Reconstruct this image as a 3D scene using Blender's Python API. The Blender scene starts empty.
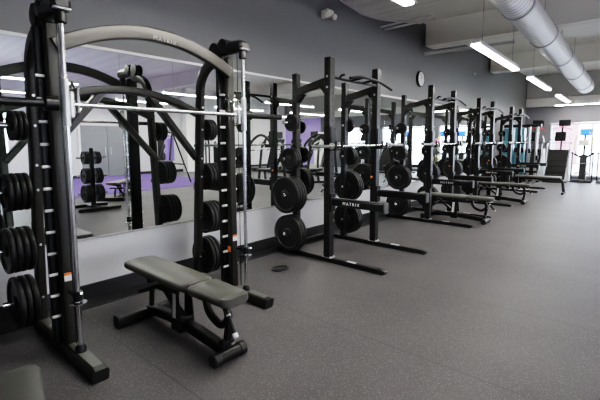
import bpy, bmesh, math, random
from mathutils import Vector, Matrix
random.seed(4)
PI = math.pi
scene = bpy.context.scene
COL = scene.collection

# ------------------------------------------------------------------ materials
def new_mat(name):
    m = bpy.data.materials.new(name); m.use_nodes = True
    nt = m.node_tree
    b = nt.nodes['Principled BSDF']
    return m, nt, b

def N(nt, t, **kw):
    n = nt.nodes.new(t)
    for k, v in kw.items():
        setattr(n, k, v)
    return n

def mat(name, col, rough=.5, metal=0., spec=.5, noise=0., nscale=40., bump=0., coat=0., emit=0.):
    m, nt, b = new_mat(name)
    b.inputs['Base Color'].default_value = (*col, 1)
    b.inputs['Roughness'].default_value = rough
    b.inputs['Metallic'].default_value = metal
    b.inputs['Specular IOR Level'].default_value = spec
    b.inputs['Coat Weight'].default_value = coat
    tc = N(nt, 'ShaderNodeTexCoord')
    nz = N(nt, 'ShaderNodeTexNoise'); nz.inputs['Scale'].default_value = nscale; nz.inputs['Detail'].default_value = 3
    nt.links.new(tc.outputs['Object'], nz.inputs['Vector'])
    if noise > 0:
        mr = N(nt, 'ShaderNodeMapRange')
        mr.inputs['To Min'].default_value = 1 - noise; mr.inputs['To Max'].default_value = 1 + noise
        nt.links.new(nz.outputs['Fac'], mr.inputs['Value'])
        mx = N(nt, 'ShaderNodeMix', data_type='RGBA', blend_type='MULTIPLY')
        mx.inputs['Factor'].default_value = 1
        mx.inputs[6].default_value = (*col, 1)
        nt.links.new(mr.outputs['Result'], mx.inputs[7])
        nt.links.new(mx.outputs[2], b.inputs['Base Color'])
    if bump > 0:
        bp = N(nt, 'ShaderNodeBump'); bp.inputs['Strength'].default_value = bump; bp.inputs['Distance'].default_value = .002
        nt.links.new(nz.outputs['Fac'], bp.inputs['Height'])
        nt.links.new(bp.outputs['Normal'], b.inputs['Normal'])
    if emit > 0:
        b.inputs['Emission Color'].default_value = (*col, 1)
        b.inputs['Emission Strength'].default_value = emit
    return m

def floor_mat():
    m, nt, b = new_mat('speckled_rubber')
    tc = N(nt, 'ShaderNodeTexCoord')
    vo = N(nt, 'ShaderNodeTexVoronoi'); vo.inputs['Scale'].default_value = 120
    nt.links.new(tc.outputs['Object'], vo.inputs['Vector'])
    sp = N(nt, 'ShaderNodeSeparateColor'); nt.links.new(vo.outputs['Color'], sp.inputs['Color'])
    # fleck = only some cells, only near the cell centre
    g = N(nt, 'ShaderNodeMath', operation='GREATER_THAN'); g.inputs[1].default_value = .6
    nt.links.new(sp.outputs[0], g.inputs[0])
    l = N(nt, 'ShaderNodeMath', operation='LESS_THAN'); l.inputs[1].default_value = .36
    nt.links.new(vo.outputs['Distance'], l.inputs[0])
    mu = N(nt, 'ShaderNodeMath', operation='MULTIPLY')
    nt.links.new(g.outputs[0], mu.inputs[0]); nt.links.new(l.outputs[0], mu.inputs[1])
    nz = N(nt, 'ShaderNodeTexNoise'); nz.inputs['Scale'].default_value = 1.1; nz.inputs['Detail'].default_value = 5
    nt.links.new(tc.outputs['Object'], nz.inputs['Vector'])
    cr = N(nt, 'ShaderNodeValToRGB')
    cr.color_ramp.elements[0].position = .3; cr.color_ramp.elements[0].color = (.082, .078, .079, 1)
    cr.color_ramp.elements[1].position = .75; cr.color_ramp.elements[1].color = (.110, .105, .106, 1)
    nt.links.new(nz.outputs['Fac'], cr.inputs['Fac'])
    # long seams between the rolls, every 1.22 m across the room
    sx = N(nt, 'ShaderNodeSeparateXYZ'); nt.links.new(tc.outputs['Object'], sx.inputs[0])
    md = N(nt, 'ShaderNodeMath', operation='PINGPONG'); md.inputs[1].default_value = .61
    nt.links.new(sx.outputs['Y'], md.inputs[0])
    sl = N(nt, 'ShaderNodeMath', operation='LESS_THAN'); sl.inputs[1].default_value = .004
    nt.links.new(md.outputs[0], sl.inputs[0])
    m1 = N(nt, 'ShaderNodeMix', data_type='RGBA'); m1.inputs[7].default_value = (.175, .17, .175, 1)
    nt.links.new(mu.outputs[0], m1.inputs['Factor']); nt.links.new(cr.outputs['Color'], m1.inputs[6])
    m2 = N(nt, 'ShaderNodeMix', data_type='RGBA'); m2.inputs[7].default_value = (.072, .069, .070, 1)
    nt.links.new(sl.outputs[0], m2.inputs['Factor']); nt.links.new(m1.outputs[2], m2.inputs[6])
    nt.links.new(m2.outputs[2], b.inputs['Base Color'])
    fine = N(nt, 'ShaderNodeTexNoise'); fine.inputs['Scale'].default_value = 160
    nt.links.new(tc.outputs['Object'], fine.inputs['Vector'])
    bp = N(nt, 'ShaderNodeBump'); bp.inputs['Strength'].default_value = .08; bp.inputs['Distance'].default_value = .002
    nt.links.new(fine.outputs['Fac'], bp.inputs['Height']); nt.links.new(bp.outputs['Normal'], b.inputs['Normal'])
    b.inputs['Roughness'].default_value = .48
    b.inputs['Specular IOR Level'].default_value = .09
    return m

def wall_mat():
    """dark grey paint over a light grey lower band"""
    m, nt, b = new_mat('two_tone_wall_paint')
    tc = N(nt, 'ShaderNodeTexCoord'); sx = N(nt, 'ShaderNodeSeparateXYZ')
    nt.links.new(tc.outputs['Object'], sx.inputs[0])
    g = N(nt, 'ShaderNodeMath', operation='GREATER_THAN'); g.inputs[1].default_value = .8
    nt.links.new(sx.outputs['Z'], g.inputs[0])
    nz = N(nt, 'ShaderNodeTexNoise'); nz.inputs['Scale'].default_value = 2.5
    nt.links.new(tc.outputs['Object'], nz.inputs['Vector'])
    cr = N(nt, 'ShaderNodeValToRGB')
    cr.color_ramp.elements[0].color = (.158, .160, .161, 1); cr.color_ramp.elements[1].color = (.168, .170, .171, 1)
    nt.links.new(nz.outputs['Fac'], cr.inputs['Fac'])
    mx = N(nt, 'ShaderNodeMix', data_type='RGBA'); mx.inputs[6].default_value = (.6, .61, .63, 1)
    nt.links.new(g.outputs[0], mx.inputs['Factor']); nt.links.new(cr.outputs['Color'], mx.inputs[7])
    nt.links.new(mx.outputs[2], b.inputs['Base Color'])
    b.inputs['Roughness'].default_value = .6
    return m

def post_mat(hole_pitch=.0762):
    """charcoal powder coat with a row of dark adjustment holes down every face"""
    m, nt, b = new_mat('drilled_rack_steel')
    tc = N(nt, 'ShaderNodeTexCoord'); sx = N(nt, 'ShaderNodeSeparateXYZ')
    nt.links.new(tc.outputs['Object'], sx.inputs[0])
    def math_(op, a, bb=None):
        n = N(nt, 'ShaderNodeMath', operation=op)
        for i, v in enumerate((a, bb)):
            if v is None: continue
            if isinstance(v, (int, float)): n.inputs[i].default_value = v
            else: nt.links.new(v, n.inputs[i])
        return n.outputs[0]
    ax = math_('ABSOLUTE', sx.outputs['X']); ay = math_('ABSOLUTE', sx.outputs['Y'])
    mn = math_('MINIMUM', ax, ay)
    z = math_('PINGPONG', sx.outputs['Z'], hole_pitch / 2)
    d = math_('SQRT', math_('ADD', math_('MULTIPLY', mn, mn), math_('MULTIPLY', z, z)))
    h = math_('LESS_THAN', d, .016)
    mx = N(nt, 'ShaderNodeMix', data_type='RGBA')
    mx.inputs[6].default_value = (.020, .020, .020, 1); mx.inputs[7].default_value = (.004, .004, .004, 1)
    nt.links.new(h, mx.inputs['Factor']); nt.links.new(mx.outputs[2], b.inputs['Base Color'])
    b.inputs['Roughness'].default_value = .38; b.inputs['Metallic'].default_value = .25
    return m

def duct_mat():
    m, nt, b = new_mat('galvanised_spiral_duct')
    tc = N(nt, 'ShaderNodeTexCoord')
    wv = N(nt, 'ShaderNodeTexWave'); wv.bands_direction = 'Y'; wv.inputs['Scale'].default_value = 3.2
    wv.inputs['Distortion'].default_value = .3
    nt.links.new(tc.outputs['Object'], wv.inputs['Vector'])
    cr = N(nt, 'ShaderNodeValToRGB')
    cr.color_ramp.elements[0].color = (.52, .52, .52, 1); cr.color_ramp.elements[1].color = (.68, .68, .68, 1)
    nt.links.new(wv.outputs['Fac'], cr.inputs['Fac']); nt.links.new(cr.outputs['Color'], b.inputs['Base Color'])
    bp = N(nt, 'ShaderNodeBump'); bp.inputs['Strength'].default_value = .4; bp.inputs['Distance'].default_value = .02
    nt.links.new(wv.outputs['Fac'], bp.inputs['Height']); nt.links.new(bp.outputs['Normal'], b.inputs['Normal'])
    b.inputs['Metallic'].default_value = .35; b.inputs['Roughness'].default_value = .4
    return m

def ceiling_mat():
    m, nt, b = new_mat('painted_metal_deck')
    tc = N(nt, 'ShaderNodeTexCoord')
    wv = N(nt, 'ShaderNodeTexWave'); wv.bands_direction = 'Y'; wv.inputs['Scale'].default_value = 1.1
    wv.inputs['Distortion'].default_value = .6; wv.inputs['Detail'].default_value = 2
    nt.links.new(tc.outputs['Object'], wv.inputs['Vector'])
    cr = N(nt, 'ShaderNodeValToRGB')
    cr.color_ramp.elements[0].color = (.74, .72, .65, 1); cr.color_ramp.elements[1].color = (.82, .80, .73, 1)
    nt.links.new(wv.outputs['Fac'], cr.inputs['Fac']); nt.links.new(cr.outputs['Color'], b.inputs['Base Color'])
    b.inputs['Roughness'].default_value = .65
    return m

def glass_mat():
    m, nt, b = new_mat('window_glass')
    out = nt.nodes['Material Output']
    tr = N(nt, 'ShaderNodeBsdfTransparent'); gl = N(nt, 'ShaderNodeBsdfGlossy'); gl.inputs['Roughness'].default_value = .02
    fr = N(nt, 'ShaderNodeFresnel'); fr.inputs['IOR'].default_value = 1.35
    mx = N(nt, 'ShaderNodeMixShader')
    nt.links.new(fr.outputs[0], mx.inputs[0]); nt.links.new(tr.outputs[0], mx.inputs[1]); nt.links.new(gl.outputs[0], mx.inputs[2])
    nt.links.new(mx.outputs[0], out.inputs['Surface'])
    return m

def brick_mat():
    m, nt, b = new_mat('pink_brick')
    tc = N(nt, 'ShaderNodeTexCoord'); br = N(nt, 'ShaderNodeTexBrick')
    mp = N(nt, 'ShaderNodeMapping'); mp.inputs['Rotation'].default_value = (PI / 2, 0, 0)
    nt.links.new(tc.outputs['Object'], mp.inputs['Vector']); nt.links.new(mp.outputs[0], br.inputs['Vector'])
    br.inputs['Scale'].default_value = 2.0
    br.inputs['Color1'].default_value = (.24, .09, .12, 1); br.inputs['Color2'].default_value = (.20, .08, .10, 1)
    br.inputs['Mortar'].default_value = (.28, .17, .19, 1)
    nt.links.new(br.outputs['Color'], b.inputs['Base Color']); b.inputs['Roughness'].default_value = .8
    return m

MT = dict(
    floor=floor_mat(), wall=wall_mat(), post=post_mat(), duct=duct_mat(), ceiling=ceiling_mat(), glass=glass_mat(), brick=brick_mat(),
    turf=mat('purple_turf', (.10, .06, .24), .85, noise=.3, nscale=60, bump=.3),
    pale=mat('pale_wall_paint', (.74, .75, .76), .65, noise=.04, nscale=3),
    dim=mat('dim_grey_paint', (.42, .42, .41), .65, noise=.04, nscale=3),
    matte=mat('matte_black_plastic', (.008, .008, .008), .7, spec=.2, noise=.1, nscale=40),
    greywall=mat('grey_wall_paint', (.125, .125, .14), .6, noise=.05, nscale=3),
    purple=mat('purple_wall_paint', (.40, .32, .72), .6, noise=.04, nscale=3),
    base=mat('black_rubber_base', (.018, .018, .02), .5, noise=.2, nscale=20),
    mirror=mat('silvered_mirror', (.84, .88, .85), .0, metal=1.),
    black=mat('black_powder_coat', (.0085, .0085, .0085), .38, spec=.35, noise=.1, nscale=60, bump=.1),
    char=mat('charcoal_powder_coat', (.027, .027, .024), .36, metal=.3, noise=.08, nscale=60),
    arch=mat('bronze_grey_powder_coat', (.078, .074, .066), .38, metal=.4, noise=.06, nscale=50),
    chrome=mat('chrome_steel', (.78, .78, .78), .18, metal=1., noise=.04, nscale=30),
    sleeve2=mat('worn_steel_sleeve', (.25, .25, .25), .3, metal=.9, noise=.1, nscale=40),
    sleeve=mat('dark_steel_sleeve', (.03, .03, .03), .35, metal=.7, noise=.1, nscale=40),
    plastic=mat('black_moulded_plastic', (.009, .009, .0095), .42, noise=.1, nscale=80),
    rubber=mat('black_plate_rubber', (.017, .017, .017), .42, spec=.35, noise=.15, nscale=70, bump=.15),
    pad=mat('black_vinyl', (.085, .085, .073), .42, noise=.1, nscale=120, bump=.25),
    shadedpad=mat('shade_painted_vinyl', (.042, .042, .038), .45, noise=.1, nscale=120, bump=.2),  # same vinyl as the other pads, weaker reflection put into the colour
    stitched=mat('charcoal_vinyl', (.02, .02, .02), .5, noise=.1, nscale=120, bump=.2),
    white=mat('white_paint', (.8, .8, .79), .45, noise=.03, nscale=20),
    cream=mat('cream_plastic', (.75, .72, .62), .4, noise=.03, nscale=20),
    midgrey=mat('mid_grey_cap', (.075, .075, .075), .45, noise=.05, nscale=20),
    grey=mat('grey_plastic', (.35, .35, .36), .45, noise=.05, nscale=20),
    silver=mat('brushed_aluminium', (.62, .64, .66), .32, metal=.85, noise=.06, nscale=60),
    orange=mat('orange_sticker', (.85, .22, .05), .5, noise=.05, nscale=40),
    yellow=mat('pale_yellow_coat', (.72, .74, .2), .45, noise=.05, nscale=40),
    teal=mat('teal_shroud_plastic', (.13, .33, .42), .25, noise=.1, nscale=8),
    pink=mat('pink_ball_vinyl', (.75, .12, .32), .4, noise=.03, nscale=20),
    blueball=mat('blue_ball_vinyl', (.04, .25, .75), .4, noise=.03, nscale=20),
    red=mat('red_plastic', (.5, .03, .03), .45, noise=.05, nscale=40),
    doorgrey=mat('grey_door_paint', (.19, .2, .215), .5, noise=.04, nscale=6),
    rail=mat('painted_highlight_rail', (.93, .93, .92), .25, noise=.01),  # white colour stands in for the highlight on a chrome channel
    peg=mat('bright_zinc', (.78, .77, .74), .4, metal=.2, noise=.04),
    trim=mat('pale_trim_paint', (.66, .65, .62), .55, noise=.04, nscale=10),
    lens=mat('lit_diffuser', (1., .97, .92), .5, emit=34.),
    screen=mat('blue_screen', (.03, .16, .8), .3, emit=1.0),
    asphalt=mat('pale_concrete', (.55, .54, .52), .85, noise=.08, nscale=2),
    letter=mat('white_lettering', (.8, .8, .8), .5, noise=.02, nscale=20),
    ghost=mat('grey_lettering', (.30, .29, .27), .5, noise=.02, nscale=20),
    lilac=mat('lilac_banner', (.3, .22, .62), .6, noise=.1, nscale=8),
)

# ------------------------------------------------------------------ mesh builder
class MB:
    def __init__(s):
        s.v = []; s.f = []
    def add(s, vs, fs):
        o = len(s.v); s.v += [tuple(v) for v in vs]; s.f += [tuple(i + o for i in f) for f in fs]
    def box(s, c, size, ch=.004, R=None):
        hx, hy, hz = (d / 2 for d in size)
        ch = min(ch, hx * .9, hy * .9, hz * .9)
        vs = []; idx = {}
        for a in (-1, 1):
            for b in (-1, 1):
                for d in (-1, 1):
                    for k in range(3):
                        p = [a * hx, b * hy, d * hz]
                        for j in range(3):
                            if j != k:
                                p[j] -= (a, b, d)[j] * ch
                        idx[(a, b, d, k)] = len(vs); vs.append(Vector(p))
        fs = []
        S = ((-1, -1), (1, -1), (1, 1), (-1, 1))
        for a in (-1, 1):
            fs.append([idx[(a, p, q, 0)] for p, q in S]); fs.append([idx[(p, a, q, 1)] for p, q in S]); fs.append([idx[(p, q, a, 2)] for p, q in S])
        for a in (-1, 1):
            for b in (-1, 1):
                fs.append([idx[(a, b, -1, 0)], idx[(a, b, 1, 0)], idx[(a, b, 1, 1)], idx[(a, b, -1, 1)]])
                fs.append([idx[(a, -1, b, 0)], idx[(a, 1, b, 0)], idx[(a, 1, b, 2)], idx[(a, -1, b, 2)]])
                fs.append([idx[(-1, a, b, 1)], idx[(1, a, b, 1)], idx[(1, a, b, 2)], idx[(-1, a, b, 2)]])
                for d in (-1, 1):
                    fs.append([idx[(a, b, d, k)] for k in range(3)])
        c = Vector(c)
        s.add([c + (R @ v if R else v) for v in vs], fs)
        return s
    def bar(s, p0, p1, w, h, up=(0, 0, 1), ch=.004):
        """box from p0 to p1, w across, h along up"""
        p0, p1 = Vector(p0), Vector(p1); t = (p1 - p0); L = t.length; t.normalize()
        side = t.cross(Vector(up)).normalized(); u = side.cross(t)
        R = Matrix((t, side, u)).transposed()
        return s.box((p0 + p1) / 2, (L, w, h), ch, R)
    def sweep(s, pts, prof, up=(0, 0, 1), caps=True):
        pts = [Vector(p) for p in pts]; n = len(prof); up = Vector(up); vs = []
        for i, p in enumerate(pts):
            t = ((pts[min(i + 1, len(pts) - 1)] - pts[max(i - 1, 0)])).normalized()
            side = t.cross(up)
            if side.length < 1e-4: side = t.cross(Vector((1, 0, 0)))
            side.normalize(); u = side.cross(t)
            vs += [p + side * a + u * b for a, b in prof]
        fs = [[i * n + j, i * n + (j + 1) % n, (i + 1) * n + (j + 1) % n, (i + 1) * n + j] for i in range(len(pts) - 1) for j in range(n)]
        if caps:
            fs += [list(range(n)), [(len(pts) - 1) * n + j for j in range(n)]]
        s.add(vs, fs); return s
    def tube(s, pts, r, seg=12, up=(0, 0, 1)):
        return s.sweep(pts, [(r * math.cos(2 * PI * k / seg), r * math.sin(2 * PI * k / seg)) for k in range(seg)], up)
    def lathe(s, prof, o=(0, 0, 0), axis=(0, 0, 1), seg=24):
        """prof: list of (radius, distance along the axis)"""
        a = Vector(axis).normalized(); x = a.orthogonal().normalized(); y = a.cross(x); o = Vector(o); vs = []
        for r, h in prof:
            for k in range(seg):
                th = 2 * PI * k / seg
                vs.append(o + a * h + (x * math.cos(th) + y * math.sin(th)) * max(r, 1e-4))
        fs = [[i * seg + k, i * seg + (k + 1) % seg, (i + 1) * seg + (k + 1) % seg, (i + 1) * seg + k] for i in range(len(prof) - 1) for k in range(seg)]
        fs += [list(range(seg)), [(len(prof) - 1) * seg + k for k in range(seg)]]
        s.add(vs, fs); return s
    def cyl(s, p0, p1, r, seg=16, ch=.0):
        p0, p1 = Vector(p0), Vector(p1); L = (p1 - p0).length
        pr = [(r, 0), (r, L)] if ch <= 0 else [(r - ch, 0), (r, ch), (r, L - ch), (r - ch, L)]
        return s.lathe(pr, p0, p1 - p0, seg)
    def prism(s, poly, o, ex, ey, depth):
        """poly in the plane (ex, ey) at o, extruded by depth along ex x ey (centred)"""
        ex, ey, o = Vector(ex), Vector(ey), Vector(o); n = ex.cross(ey).normalized()
        a = [o + ex * p + ey * q - n * depth / 2 for p, q in poly]; b = [v + n * depth for v in a]; k = len(poly)
        s.add(a + b, [list(range(k)), [k + i for i in range(k)]] + [[i, (i + 1) % k, k + (i + 1) % k, k + i] for i in range(k)]); return s
    def mesh(s, name, sharp=38):
        me = bpy.data.meshes.new(name); me.from_pydata(s.v, [], s.f)
        bm = bmesh.new(); bm.from_mesh(me); bmesh.ops.recalc_face_normals(bm, faces=bm.faces); bm.to_mesh(me); bm.free()
        me.shade_smooth(); me.set_sharp_from_angle(angle=math.radians(sharp))
        return me
    def build(s, name, m, parent=None, loc=(0, 0, 0), rot=(0, 0, 0), sharp=38):
        me = s.mesh(name, sharp); me.materials.append(MT[m] if isinstance(m, str) else m)
        o = bpy.data.objects.new(name, me); COL.objects.link(o)
        o.location = loc; o.rotation_euler = rot
        if parent: o.parent = parent
        return o

def fillet(pts, r, n=6):
    """round the corners of a polyline"""
    pts = [Vector(p) for p in pts]; out = [pts[0]]
    for i in range(1, len(pts) - 1):
        a, b, c = pts[i - 1], pts[i], pts[i + 1]
        d = min(r, (a - b).length * .48, (c - b).length * .48)
        p, q = b + (a - b).normalized() * d, b + (c - b).normalized() * d
        for k in range(n + 1):
            t = k / n; out.append(p * (1 - t) ** 2 + b * 2 * t * (1 - t) + q * t * t)
    return out + [pts[-1]]

def rrect(w, h, r, n=4):
    """rounded rectangle outline, centred"""
    out = []
    for sx, sy, a0 in ((1, 1, 0), (-1, 1, 90), (-1, -1, 180), (1, -1, 270)):
        for k in range(n + 1):
            a = math.radians(a0 + 90 * k / n); out.append((sx * (w / 2 - r) + r * math.cos(a), sy * (h / 2 - r) + r * math.sin(a)))
    return out

def tag(o, label=None, cat=None, group=None, kind=None):
    if label: o['label'] = label
    if cat: o['category'] = cat
    if group: o['group'] = group
    if kind: o['kind'] = kind
    return o

def thing(name, label, cat, loc=(0, 0, 0), rz=0, group=None):
    o = bpy.data.objects.new(name, None); o.empty_display_size = .1; COL.objects.link(o)
    o.location = loc; o.rotation_euler = (0, 0, rz)
    return tag(o, label, cat, group)

def copy_tree(o, loc, label, rz=None, group=None):
    def cp(a, parent):
        c = a.copy(); COL.objects.link(c); c.parent = parent
        for ch in a.children: cp(ch, c)
        return c
    r = cp(o, None); r.location = loc
    if rz is not None: r.rotation_euler = (0, 0, rz)
    return tag(r, label, None, group)

def struct(o): return tag(o, kind='structure')

def lettering(name, text, size, m, parent, loc, rot, width=1., depth=.001):
    cu = bpy.data.curves.new(name, 'FONT'); cu.body = text; cu.size = size; cu.extrude = depth
    cu.align_x = 'CENTER'; cu.align_y = 'CENTER'; cu.space_character = width
    tmp = bpy.data.objects.new(name, cu); COL.objects.link(tmp)
    me = bpy.data.meshes.new_from_object(tmp.evaluated_get(bpy.context.evaluated_depsgraph_get()))
    bpy.data.objects.remove(tmp); bpy.data.curves.remove(cu)
    me.materials.clear(); me.materials.append(MT[m])
    o = bpy.data.objects.new(name, me); COL.objects.link(o); o.parent = parent; o.location = loc; o.rotation_euler = rot
    return o

# ------------------------------------------------------------------ room shell
Y0, Y1, XR, ZC = -5.0, 17.9, 13.0, 3.92
struct(MB().box((XR / 2, (Y0 + Y1) / 2, -.05), (XR + .4, Y1 - Y0 + .4, .1), 0).build('floor', 'floor'))
struct(MB().box((-.1, (Y0 + Y1) / 2, 2.1), (.2, Y1 - Y0 + .4, 4.2), 0).build('wall_left', 'wall', loc=(0, 0, 0)))
struct(MB().box((XR / 2, Y0 - .1, 2.1), (XR + .4, .2, 4.2), 0).build('wall_back', 'pale'))
# far wall: pillars and the band over the windows
WIN = [(.86, 3.5), (3.72, 6.4), (6.62, 8.9)]
wf = MB()
WT, WB = 2.08, .10
xs = [0.] + [x for w in WIN for x in w] + [10.3]
for i in range(0, len(xs), 2):
    wf.box(((xs[i] + xs[i + 1]) / 2, Y1 + .1, 1.05), (xs[i + 1] - xs[i], .2, 2.1), 0)
wf.box((5.15, Y1 + .1, 3.15), (10.3, .2, 2.1), 0)
for a, b in WIN:
    wf.box(((a + b) / 2, Y1 + .1, WB / 2), (b - a, .2, WB), 0)
struct(wf.build('wall_front', 'greywall'))
struct(MB().box((11.65, Y1 + .1, 2.1), (2.7, .2, 4.2), 0).build('wall_front_purple', 'purple'))
# right wall with a window near the camera end
wr = MB()
RW = (1.0, 3.9, .9, 2.5)
wr.box((XR + .1, (Y0 + RW[0]) / 2, 2.1), (.2, RW[0] - Y0, 4.2), 0).box((XR + .1, (RW[1] + Y1) / 2, 2.1), (.2, Y1 - RW[1], 4.2), 0)
wr.box((XR + .1, (RW[0] + RW[1]) / 2, RW[2] / 2), (.2, RW[1] - RW[0], RW[2]), 0).box((XR + .1, (RW[0] + RW[1]) / 2, (RW[3] + 4.2) / 2), (.2, RW[1] - RW[0], 4.2 - RW[3]), 0)
struct(wr.build('wall_right', 'pale'))
# ceiling: a folded deck, low over the first rack and higher beyond
prof = [(Y0 - .2, 3.95), (4.2, 3.95), (5.36, 3.64), (5.9, 3.575), (6.55, 3.625), (8.2, 3.91), (Y1 + .2, 3.92)]
cm = MB()
for (ya, za), (yb, zb) in zip(prof, prof[1:]):
    cm.add([(-.2, ya, za), (XR + .2, ya, za), (XR + .2, yb, zb), (-.2, yb, zb), (-.2, ya, za + .15), (XR + .2, ya, za + .15), (XR + .2, yb, zb + .15), (-.2, yb, zb + .15)],
           [(0, 1, 2, 3), (4, 5, 6, 7), (0, 1, 5, 4), (3, 2, 6, 7), (0, 3, 7, 4), (1, 2, 6, 5)])
struct(cm.build('ceiling', 'ceiling'))
tr = MB()
for (ya, za), (yb, zb) in zip(prof[1:6], prof[2:6]):
    tr.bar((.02, ya, za - .02), (.02, yb, zb - .02), .04, .05, ch=.002)
struct(tr.build('trim_1', 'trim'))
for i, (y, zb) in enumerate(((8.55, 3.43), (13.1, 3.46))):
    struct(MB().box((XR / 2 + .02, y, (zb + ZC) / 2), (XR - .06, .42, ZC - zb), .01).build('ceiling_beam_%d' % (i + 1), 'ceiling'))
struct(MB().box((XR / 2, Y1 - .06, 3.48), (XR - .04, .1, .84), .005).build('wall_front_upper', 'dim'))
struct(MB().box((XR / 2, Y1 - .1, 2.88), (XR - .04, .18, .32), .01).build('trim_2', 'trim'))
struct(MB().box((.012, (Y0 + Y1) / 2, .07), (.024, Y1 - Y0, .14), .004).build('baseboard_left', 'base'))
struct(MB().box((XR - .012, (Y0 + Y1) / 2, .06), (.024, Y1 - Y0, .12), .004).build('baseboard_right', 'base'))
struct(MB().box((.12, (Y0 + Y1) / 2, .003), (.24, Y1 - Y0, .006), .002).build('trim_3', 'base'))
tag(MB().box((10.1, 2.2, .006), (5.6, 13.6, .012), .003).build('turf_strip', 'turf'), 'long purple turf strip on the floor by the side wall, seen in the mirror', 'turf')
# windows
n = 0
for a, b in WIN:
    n += 1
    w = MB(); y = Y1 + .04
    w.box(((a + b) / 2, y, WB + .03), (b - a, .08, .06), .005).box(((a + b) / 2, y, WT - .03), (b - a, .08, .06), .005)
    for x in (a + .03, b - .03, (a + b) / 2):
        w.box((x, y, (WB + WT) / 2), (.05, .08, WT - WB), .005)
    fr = struct(w.build('window_%d' % n, 'silver'))
    g = MB()
    for xa, xb in ((a + .06, (a + b) / 2 - .03), ((a + b) / 2 + .03, b - .06)):
        g.box(((xa + xb) / 2, y, (WB + WT) / 2), (xb - xa, .012, WT - WB - .12), 0)
    g.build('window_pane', 'glass', fr)
w = MB(); x = XR + .04
w.box((x, (RW[0] + RW[1]) / 2, RW[2] + .03), (.08, RW[1] - RW[0], .06), .005).box((x, (RW[0] + RW[1]) / 2, RW[3] - .03), (.08, RW[1] - RW[0], .06), .005)
for y in (RW[0] + .03, RW[1] - .03, (RW[0] + RW[1]) / 2):
    w.box((x, y, (RW[2] + RW[3]) / 2), (.08, .05, RW[3] - RW[2]), .005)
fr = struct(w.build('window_4', 'white'))
MB().box((x, (RW[0] + RW[1]) / 2, (RW[2] + RW[3]) / 2), (.012, RW[1] - RW[0] - .12, RW[3] - RW[2] - .12), 0).build('window_pane', 'glass', fr)
# grey double door on the right wall
d = struct(MB().box((XR - .03, 7.2, 2.11), (.06, 2.2, .09), .006).box((XR - .03, 6.14, 1.05), (.06, .09, 2.1), .006).box((XR - .03, 8.26, 1.05), (.06, .09, 2.1), .006).build('door_1', 'white'))
for i, y in enumerate((6.69, 7.71)):
    lf = MB().box((XR - .025, y, 1.03), (.05, 1.0, 2.06), .005).build('door_leaf', 'doorgrey', d)
    MB().cyl((XR - .09, y + (.4 if i == 0 else -.4), .9), (XR - .09, y + (.4 if i == 0 else -.4), 1.2), .015).box((XR - .07, y + (.4 if i == 0 else -.4), 1.05), (.05, .02, .03)).build('door_handle', 'silver', lf)
tag(MB().box((XR - .03, 6.5, 2.27), (.03, .62, .12), .006).build('door_sign', 'white'), 'long white sign strip above the grey double door, seen in the mirror', 'sign')
struct(MB().box((12.7, 10.85, 1.95), (.4, .4, 3.9), .01).build('column_1', 'white'))

# ------------------------------------------------------------------ wall mirror
mr = thing('wall_mirror', 'long frameless gym mirror covering the grey wall behind the machines', 'mirror', (0, 0, 0))
mb = MB()
ys = [-3.2 + 1.66 * k for k in range(11)]
for a, b in zip(ys, ys[1:]):
    mb.box((.006, (a + b) / 2, 1.413), (.008, b - a - .0015, 1.69), .0006)
mb.build('mirror_panel', 'mirror', mr)
MB().prism([(.0, 2.257), (.030, 2.257), (.030, 2.262), (.004, 2.288), (.0, 2.288)], (0, (ys[0] + ys[-1]) / 2, 0), (1, 0, 0), (0, 0, 1), ys[-1] - ys[0]).build('top_rail', 'rail', mr)  # top edge slanted to catch more lamp light
MB().box((.010, (ys[0] + ys[-1]) / 2, .56), (.018, ys[-1] - ys[0], .018), .002).build('bottom_rail', 'grey', mr)

# ------------------------------------------------------------------ weight plates
def plate_mesh(R, t):
    """grip plate lying in the x-z plane, axis along y, outer face towards -y"""
    m = MB(); A = (0, 1, 0); h = t / 2
    m.lathe([(R * .79, -h * .2), (R * .83, -h * .9), (R * .86, -h), (R * .93, -h), (R * .98, -h * .8), (R, -h * .5), (R, h * .5), (R * .98, h * .8), (R * .93, h), (R * .86, h), (R * .83, h * .9), (R * .79, h * .2)], (0, 0, 0), A, 36)
    hub = max(R * .27, .042)
    m.lathe([(.026, -h), (hub * .8, -h), (hub, -h * .5), (hub, h * .5), (hub * .8, h), (.026, h)], (0, 0, 0), A, 24)
    def ring(r0, r1, a0, a1, n):
        vs = []; fs = []
        for k in range(n + 1):
            a = a0 + (a1 - a0) * k / n
            for r in (r0, r1):
                for y in (-h * .18, h * .18):
                    vs.append((r * math.cos(a), y, r * math.sin(a)))
        for k in range(n):
            i, j = 4 * k, 4 * k + 4
            fs += [(i, i + 2, j + 2, j), (i + 1, i + 3, j + 3, j + 1), (i, i + 1, j + 1, j), (i + 2, i + 3, j + 3, j + 2)]
        if a1 - a0 < 6.2:
            fs += [(0, 1, 3, 2), (4 * n, 4 * n + 1, 4 * n + 3, 4 * n + 2)]
        m.add(vs, fs)
    ring(hub * .9, R * .38, 0, 2 * PI, 36)
    ring(R * .76, R * .84, 0, 2 * PI, 36)
    for k in range(3):
        a = PI / 2 + 2 * PI * k / 3; ring(R * .36, R * .78, a - .42, a + .42, 8)
    me = m.mesh('weight_plate', 40); me.materials.append(MT['rubber'])
    return me
PLATE = {k: plate_mesh(*k) for k in ((.225, .042), (.19, .040), (.165, .038), (.135, .034), (.105, .028))}
KG = {.225: 'largest', .19: 'large', .165: 'medium', .135: 'smaller', .105: 'smallest'}
ORD = ['outermost', 'second', 'third', 'innermost']
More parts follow.
